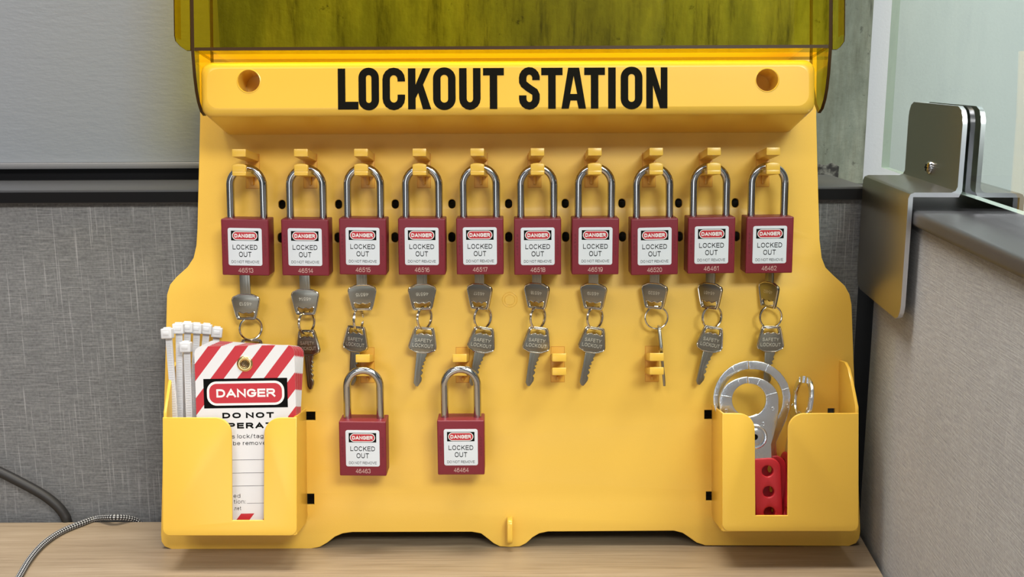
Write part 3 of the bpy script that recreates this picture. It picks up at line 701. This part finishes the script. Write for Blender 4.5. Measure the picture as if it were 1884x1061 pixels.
LOCKS = [('46513', 451, 455, -1.2), ('46514', 561.3, 455.5, -.9), ('46515', 667.3, 454, -1.0), ('46516', 776, 454, -.5), ('46517', 883, 453.5, 0), ('46518', 989.3, 454, .2), ('46519', 1095.5, 453.5, 0), ('46520', 1204.3, 454, .9), ('46461', 1309, 451.5, .6), ('46462', 1416, 451, .5)]
LM = {}
for num, px, py, roll in LOCKS:
    LM[num] = padlock(num, px, py, 26, roll, 0, 8, f'red padlock with white DANGER sticker, numbered {num}, hanging in the upper row')
LM['46463'] = padlock('46463', 667.3, 825.5, 30, -.7, 0, 8, 'red padlock numbered 46463 without a key, on the lower hook at left')
LM['46464'] = padlock('46464', 848, 823.5, 30, 0, 0, 8, 'red padlock numbered 46464 without a key, on the second lower hook')

# ------------------------------------------------------------------ keys and rings
def key_parts(blade_len):
    # hole end at y=0, blade toward -y
    bow = [(-6.2, .2), (-7.6, -.7), (-8.6, -3), (-11.0, -13.5), (-11.3, -16.2), (-10.4, -18.2), (-8.2, -19.2), (-4.4, -20.6), (4.4, -20.6), (8.2, -19.2), (10.4, -18.2), (11.3, -16.2), (11.0, -13.5), (8.6, -3), (7.6, -.7), (6.2, .2)]
    hole = [(-5.6, -2.0), (-4.4, -1.5), (4.4, -1.5), (5.6, -2.0), (6.4, -4.4), (6.1, -5.8), (5.0, -6.0), (3.4, -5.2), (1.8, -4.9), (.6, -5.5), (-.6, -5.5), (-1.8, -4.9), (-3.4, -5.2), (-5.0, -6.0), (-6.1, -5.8), (-6.4, -4.4)]
    mb = MB(); mb.plate([catmull(bow, 3, True), hole], -1.05, 1.05, 'key_nickel', .45)
    rim = catmull([(x*.96, -10+(y+10)*.965) for x, y in bow], 3, True)
    mb.tube([(x, y, .95) for x, y in rim], .5, 'ring_steel', 6, True)
    mb.tube([(x*1.09, -3.7+(y+3.7)*1.12, .95) for x, y in hole], .4, 'ring_steel', 6, True)
    b = mb.build('bow')
    mb = MB(); L = blade_len
    if L > 20: right = [(4.3, -20), (4.2, -22.5), (3.0, -25), (3.9, -26.3), (1.9, -28.4), (3.0, -29.8), (1.0, -31.4), (2.6, -32.9), (.8, -34.6), (2.3, -36.2), (2.3, -37.4), (.8, -39.4), (2.1, -41), (2.0, -43.6), (.2, -47.0), (-.6, -48.2)]
    else: right = [(4.2, -20), (4.2, -20.5-L)]
    left = [(-2.4, -48.2), (-4.2, -45.6), (-4.3, -20)] if L > 20 else [(-4.2, -20.5-L), (-4.2, -20)]
    mb.plate([right+left], -.95, .95, 'key_nickel', .3)
    yb_ = -46 if L > 20 else -20-L
    mb.box(-2.9, -2.0, yb_, -20.5, .9, 1.2, 'key_nickel', .12); mb.box(-.6, .2, yb_+1, -20.5, .9, 1.2, 'key_nickel', .12)
    bl = mb.build('blade')
    return b, bl
KA = key_parts(28); KB = key_parts(20)
mb = MB(); mb.text('SAFETY', 0, -10.4, 1.12, 'key_engraving', w=13.8, h=3.0, bold=.14); mb.text('LOCKOUT', 0, -14.7, 1.12, 'key_engraving', w=16.8, h=3.0, bold=.14)
LETTER = mb.build('lettering')
used = {'A': False, 'B': False}
def key(M, kind, num, label):
    src = KA if kind == 'A' else KB
    o = thing('key', M, label, 'key', 'spare keys hanging on rings' if kind == 'A' else 'keys in the padlocks')
    for p in src:
        if used[kind]: q = p.copy(); COL.objects.link(q)
        else: q = p
        q.parent = o
        if p is src[0]: bw = q
    if kind == 'A':
        if used['A']: q = LETTER.copy(); COL.objects.link(q)
        else: q = LETTER
        q.parent = bw
    else:
        mb = MB(); mb.text(num, 0, -12.5, 1.1, 'key_engraving', w=10, h=2.8, bold=.13); mb.build('engraved_number', bw)
    used[kind] = True
mb = MB(); pts = []
for i in range(97):
    a = i/96*4*math.pi; pts.append((9.1*math.cos(a+1.2), 9.1*math.sin(a+1.2), -.75+1.5*i/96))
mb.tube(pts, .75, 'ring_steel', 8); RING = mb.build('split_ring_source'); RME = RING.data; bpy.data.objects.remove(RING)
# number: lock, (bow centre x, bow top y, bow bottom y, yaw), ring (x, y, yaw), lower key (hole x, y, tip x, y, yaw, w)
KEYS = [('46513', (454, 534, 587, 3), (461.5, 604, 34), (463, 624, 466, 735, 12, 4)),
        ('46514', (563, 527, 578, 5), (564, 593, 60), (564.5, 607, 577.5, 727, -28, 9)),
        ('46515', (667, 519, 570, -10), (659.5, 588, 76), (656, 600, 652.5, 719, -22, 7)),
        ('46516', (777, 519, 569, -14), (780.7, 584.5, 58), (781, 602, 773, 717, 10, 8)),
        ('46517', (883, 517, 568, 27), (888, 584, 45), (891, 602, 874, 716, 12, 6)),
        ('46518', (988, 518, 567, 30), (989.3, 584, 50), (991, 602, 978.5, 716.5, 12, 8)),
        ('46519', (1092, 517, 568, 26), (1094.3, 584.5, 45), (1095, 602, 1077.5, 715, 12, 8)),
        ('46520', (1204, 518, 567, 33), (1207.5, 584, 2), (1212, 600, 1221, 716, 84, 11)),
        ('46461', (1306, 517, 567, 44), (1309.8, 583.5, 26), (1313, 601, 1291, 713.5, 14, 8)),
        ('46462', (1414, 515, 565, 62), (1417.8, 583, 10), (1418.5, 600, 1417, 716, 8, 8))]
WHERE = {'46513': 'behind the red striped tags', '46514': 'right beside the tag stack', '46515': 'behind the shackle of padlock 46463', '46516': 'left of the second lower hook', '46517': 'behind the shackle of padlock 46464', '46518': 'left of the bare third lower hook', '46519': 'right of the bare third lower hook', '46520': 'edge-on against the last lower hook', '46461': 'left of the steel hasp rings', '46462': 'with its tip behind the steel hasp ring'}
for num, (kx, ky0, ky1, yaw), (rx, ry, ryaw), (hx, hy, tx, ty, lyaw, lw) in KEYS:
    # inserted key lies in the lock's own plane: find its depth along the lock axis
    L = BM.inverted() @ LM[num]
    c = L @ Vector((0, -BH/2*.001-.015, 0)); w = c.z*1000
    u, v = P(kx, ky1, w)
    M = BM @ TR(u, v, w) @ Rx(7) @ Rz(180) @ Ry(yaw)
    s_ = (ky1-ky0)/49.0
    key(M, 'B', num, f'nickel key standing in the keyway of padlock {num}')
    wr_ = max(w-3.0, 6)
    u, v = P(rx, ry, wr_)
    o = bpy.data.objects.new('key_ring', RME); COL.objects.link(o); o.matrix_world = BM @ TR(u, v, wr_) @ Rx(6) @ Ry(ryaw)
    tag(o, f'steel split ring joining the two keys below padlock {num}', 'key ring', 'split rings between keys')
    u, v = P(hx, hy, lw+2); u2, v2 = P(tx, ty, lw)
    ang = math.degrees(math.atan2(u2-u, v-v2))
    if num == '46520': M = BM @ TR(u, v, lw+2) @ Rz(ang+1) @ Rx(3) @ Ry(lyaw)
    else: M = BM @ TR(u, v, lw+2) @ Rz(ang-2 if abs(lyaw) < 20 else ang-1) @ Rx(3) @ Ry(lyaw)
    key(M, 'A', num, f'spare key lettered SAFETY LOCKOUT below padlock {num}, {WHERE[num]}')
bpy.data.meshes[RME.name].name = 'key_ring'

# ------------------------------------------------------------------ danger tags in the left pocket
TWd, TH = 77.5, 140.0
def tag_mesh(front):
    mb = MB(); y1 = 0.0; y0 = -TH; x0, x1 = -TWd/2, TWd/2; ey = -14.2
    outl = rrect(x0, x1, y0, y1, (6, 6, 4, 4), 6)
    mb.plate([outl, circ(0, ey, 3.3, 20)], -.25, .25, 'tag_stripes', 0, side='card_white')
    z = .28
    if front:
        mb.plate([rrect(-32.3, 32.3, y0+7.5, -26, .1, 1)], z, z, 'card_white')
        z += .03
        mb.plate([rrect(-32.5, 32.5, -48.8, -25.6, .1, 1)], z, z, 'black_ink')
        mb.plate([rrect(-30.0, 30.0, -46.7, -27.7, 7.5, 8)], z+.03, z+.03, 'white_ink')
        mb.plate([rrect(-28.2, 28.2, -44.9, -29.5, 5.8, 8)], z+.06, z+.06, 'sign_red')
        mb.text('DANGER', .3, -37.0, z+.09, 'white_ink', w=46, h=7.7, bold=.23, spacing=.14)
        mb.text('DO NOT', 1.4, -54.6, z, 'black_ink', w=40, h=5.3, bold=.27, spacing=.3)
        mb.text('OPERATE', 2.4, -62.6, z, 'black_ink', w=49.5, h=5.3, bold=.27, spacing=.3)
        mb.text('s lock/tag n', -11.8, -71.4, z, 'black_ink', w=29, h=4.2, align='l', bold=.13, spacing=.2)
        mb.text('be remove', -11.0, -76.6, z, 'black_ink', w=25.6, h=3.4, align='l', bold=.13, spacing=.2)
        for y in (-89.8, -100.2, -110.5): mb.box(-31, 31, y-.14, y+.14, z, z+.02, 'black_ink')
        mb.text('ed', -11.9, -118.2, z, 'black_ink', h=3.2, align='l'); mb.text('tion:', -11.9, -122.8, z, 'black_ink', w=9.2, h=3.2, align='l')
        mb.box(-1.6, 31, -124.5, -124.25, z, z+.02, 'black_ink'); mb.text('.net', -11.9, -128.2, z, 'black_ink', w=5.6, h=2.9, align='l', bold=.14)
    else: mb.plate([rrect(-32.3, 32.3, y0+7.5, -26, .1, 1)], z, z, 'card_white')
    return mb
WHICHT = ['foremost, printed DANGER DO NOT OPERATE', 'second from the front', 'third from the front', 'fourth from the front', 'fifth from the front', 'sixth from the front', 'rearmost, reaching farthest up and right']
for i in range(7):
    w = 38.5-2.6*i
    u, v = P(449.5+3.3*i, 635.5-.7*i, w)
    o = tag_mesh(i == 0).build('danger_tag')
    o.matrix_world = BM @ TR(u, v, w) @ Rz(.5-.75*i+(.15 if i % 2 else 0)) @ Ry(1.0) @ Rx(2.0)
    tag(o, f'red and white striped safety tag in the left pocket, {WHICHT[i]}', 'safety tag', 'danger tags in the left pocket')
    mb = MB(); mb.lathe([(2.7, -1.6), (2.5, -.2), (3.0, .7), (4.2, 1.1), (5.6, .95), (6.2, .45), (6.3, .25)] if i == 0 else [(3.2, -.6), (3.2, .2), (4.2, .4), (6.0, .28)], 'brass', 32, Matrix.Translation((0, -14.2, 0)), cap=False)
    mb.build('eyelet', o)

# ------------------------------------------------------------------ cable ties in the left pocket
TIES = [(309, 613, 320, 30, 'leftmost, its head hanging over the board edge', -8), (329, 604, 330, 25, 'second head from the left', 4), (345, 602, 339, 20, 'third head from the left', 10), (343, 638, 347, 31, 'whose head sits lower than the rest', -4), (362, 604, 354, 16, 'with its head just above the tag corner', 6), (380, 605, 364, 11.5, 'second head from the right', 10), (399, 611, 384, 7, 'rightmost, its head above the tags', 14)]
for (hx, hy, bx, w, wh, ty_) in TIES:
    a = P(hx, hy, w); b = P(bx, 960, w); d = Vector((b[0]-a[0], b[1]-a[1])); L = 150.0 if hy < 630 else 135
    ang = math.degrees(math.atan2(d.x, -d.y))
    # straighter below the rim: aim through the pocket top
    b2_ = P(bx, 768, w); ang = math.degrees(math.atan2(b2_[0]-a[0], a[1]-b2_[1]))
    M = BM @ TR(a[0], a[1], w) @ Rz(ang) @ Ry(ty_)
    o = thing('cable_tie', M, f'white cable tie in the left pocket, {wh}', 'cable tie', 'white cable ties in the left pocket')
    mb = MB(); mb.box(-4.4, 4.4, -4.0, 4.0, -2.0, 3.8, 'nylon_white', 1.0, seg=3)
    mb.box(-2.4, 2.4, -1.2, 1.6, 3.6, 4.2, 'nylon_white', .3); mb.box(-2.8, 2.8, 3.4, 5.0, -1.0, 2.2, 'nylon_white', .6)
    mb.build('head', o)
    mb = MB(); pts = [(0, -3-L*i/14, -1.0-.9*math.sin(i/14*3.1)) for i in range(15)]
    vs, fs = [], []
    for i, p in enumerate(pts):
        hw = 2.6 if i < 13 else 1.6
        vs += [(-hw, p[1], p[2]-.6), (hw, p[1], p[2]-.6), (hw, p[1], p[2]+.6), (-hw, p[1], p[2]+.6)]
    for i in range(14):
        for j in range(4): fs.append((i*4+j, i*4+(j+1) % 4, i*4+4+(j+1) % 4, i*4+4+j))
    fs += [(0, 1, 2, 3), (56, 57, 58, 59)]
    mb.add(vs, fs, 'nylon_white')
    for i in range(56): mb.box(-1.7, 1.7, -8-i*1.9, -7.1-i*1.9, -.7-.9*math.sin((5+i*1.9)/L*3.1), -.12-.9*math.sin((5+i*1.9)/L*3.1), 'nylon_white')
    mb.build('strap', o)

# ------------------------------------------------------------------ lockout hasps in the right pocket
def hasp(M, label, k, rout, rtop, rin, split, taper=(.985, .93, .80)):
    """k body scale; ring centre at the origin, body toward -y"""
    sp = abs(split)
    o = thing('lockout_hasp', M, label, 'lockout hasp', 'steel lockout hasps in the right pocket')
    for s_ in (-1, 1):
        ang = range(90, -1, -10)
        pts = [(s_*(rout*math.cos(R(a))), rtop*math.sin(R(a))) for a in ang]
        pts += [(s_*rout*taper[0], -9*k), (s_*rout*taper[1], -18*k), (s_*rout*taper[2], -28*k), (s_*15.8*k, -36*k), (s_*15.5*k, -50*k), (-s_*6*k, -50*k), (-s_*10*k, -34*k), (-s_*8*k, -rin-2)]
        pts += [(-s_*rin*math.cos(R(a)), rin*math.sin(R(a))) for a in range(-62, -91, -14)]
        pts += [(s_*rin*math.cos(R(a)), rin*math.sin(R(a))) for a in range(-80, 91, 10)]
        z = split if s_ > 0 else -split
        mb = MB(); mb.plate([pts], z-1.25, z+1.25, 'zinc_plate', .5)
        # raised lap joints and pips
        for (aa, rr_) in ((12, .5), (115 if s_ < 0 else 60, .5)):
            rmid = (rin+(rout if aa < 45 else rtop))/2; wd2 = ((rout if aa < 45 else rtop)-rin)/2-.6
            cx, cy = s_*rmid*math.cos(R(aa)) if aa < 90 else rmid*math.cos(R(aa)), rmid*math.sin(R(aa))
            T = Matrix.Translation((cx, cy, z)) @ Matrix.Rotation(R(aa if s_ > 0 else 180-aa) if aa < 90 else R(aa), 4, 'Z')
            mb.box(-wd2, wd2, -.45, .45, 1.0, 1.75, 'zinc_plate', .3, T)
        for (x, y) in ((s_*(rin+rout)/2, -8*k), (s_*10*k, -rin-6.5*k)): mb.lathe([(1.7*k, z+1.2), (1.5*k, z+1.6), (1.0*k, z+1.6), (.8*k, z+1.3), (.01, z+1.3)], 'zinc_plate', 16, Matrix.Translation((x, y, 0)))
        mb.build('jaw', o)
        hx0, hx1 = sorted((s_*.25, s_*22*k))
        rr4 = (0.3, 9*k, 5*k, .3) if s_ > 0 else (9*k, .3, .3, 5*k)
        mb = MB(); mb.plate([rrect(hx0, hx1, -97*k, -46.5*k, rr4, 6)]+[circ(s_*11.5*k, y*k, 4.4*k, 24) for y in (-57, -73.5, -90)], -sp-2.2, sp+2.2, 'red_vinyl', 1.0)
        mb.build('grip', o)
    mb = MB(); mb.lathe([(10*k, sp+1.1), (9.8*k, sp+2.4), (9.0*k, sp+3.0), (8.0*k, sp+2.8), (7.6*k, sp+1.6), (6.9*k, sp+1.6), (6.6*k, sp+2.9), (5.6*k, sp+3.3), (3.4*k, sp+3.5), (2.3*k, sp+3.4)], 'zinc_plate', 36, Matrix.Translation((2.6*k, -29*k, 0)), cap=False)
    mb.lathe([(2.35*k, sp+3.3), (2.2*k, sp+1.4), (.01, sp+1.4)], 'deep_black', 20, Matrix.Translation((2.6*k, -29*k, 0)))
    mb.build('rivet', o); return o
u, v = P(1377.5, 735, 29)
hasp(BM @ TR(u, v, 29) @ Rz(3.2) @ Rx(1.5), 'foremost small steel lockout hasp, its red perforated grip showing through the pocket slot', 1.0, 23.0, 18.2, 13.0, 1.3)
u, v = P(1383, 734, 17)
hasp(BM @ TR(u, v, 17) @ Rz(5.5) @ Rx(1.0), 'larger steel lockout hasp whose wide ring shows behind the small hasp', 1.0, 30.8, 31.0, 24.2, 1.3, (.95, .84, .66))
u, v = P(1477, 733, 22)
hasp(BM @ TR(u, v, 22) @ Rz(-8) @ Rx(2) @ Ry(-87), 'steel lockout hasp standing edge-on in the right pocket beside the ring hasps', 1.0, 18.0, 18.0, 12.5, -1.4)

# ------------------------------------------------------------------ cables on the left
pw = [(-700, 720), (-420, 778), (-200, 815), (-90, 838), (-40, 850), (0, 868), (40, 888), (78, 909), (103, 928), (118, 946), (124, 962)]
path = [on_y(x, y, yp-.009) for x, y in pw]
path = [Vector((p.x, p.y, p.z)) for p in path]; path.append(Vector((path[-1].x+.001, yb+.0062, DESK_Z-.03)))
pts = catmull([tuple(p*S) for p in path], 6)
mb = MB(); mb.tube(pts, 4.2, 'black_rubber', 14); o = mb.build('power_cable')
tag(o, 'thick black rubber cable curving down behind the desk edge at far left', 'cable')
cr = 2.45
pc = [(-90, 1330), (-30, 1190), (8, 1110), (35, 1061), (55, 1028), (80, 1000), (112, 978), (150, 962), (178, 953)]
path = [on_z(x, y, DESK_Z+.0027) for x, y in pc]
e = [on_y(207, 951, yb-.006), on_y(232, 952, yb-.001), on_y(250, 957, yb+.005), on_y(258, 966, yb+.0065)]
path += e
pts = catmull([tuple(p*S) for p in path], 8)
mb = MB(); mb.tube(pts, cr, 'cord_braid', 14, vscale=.42); o = mb.build('braided_cord')
tag(o, 'thin black and white braided cord lying on the desk at lower left', 'cord')
print('INFO cam', CAM, 'yb', yb, 'yp', yp, 'zt', zt, 'board at rail', (BO+BV*((zt-BO.z)/BV.z)).y, 'xu', xu, 'yfront', y_front, y_back, 'zb1', zb1, zt1, zu, zr0, 'yr', yr)
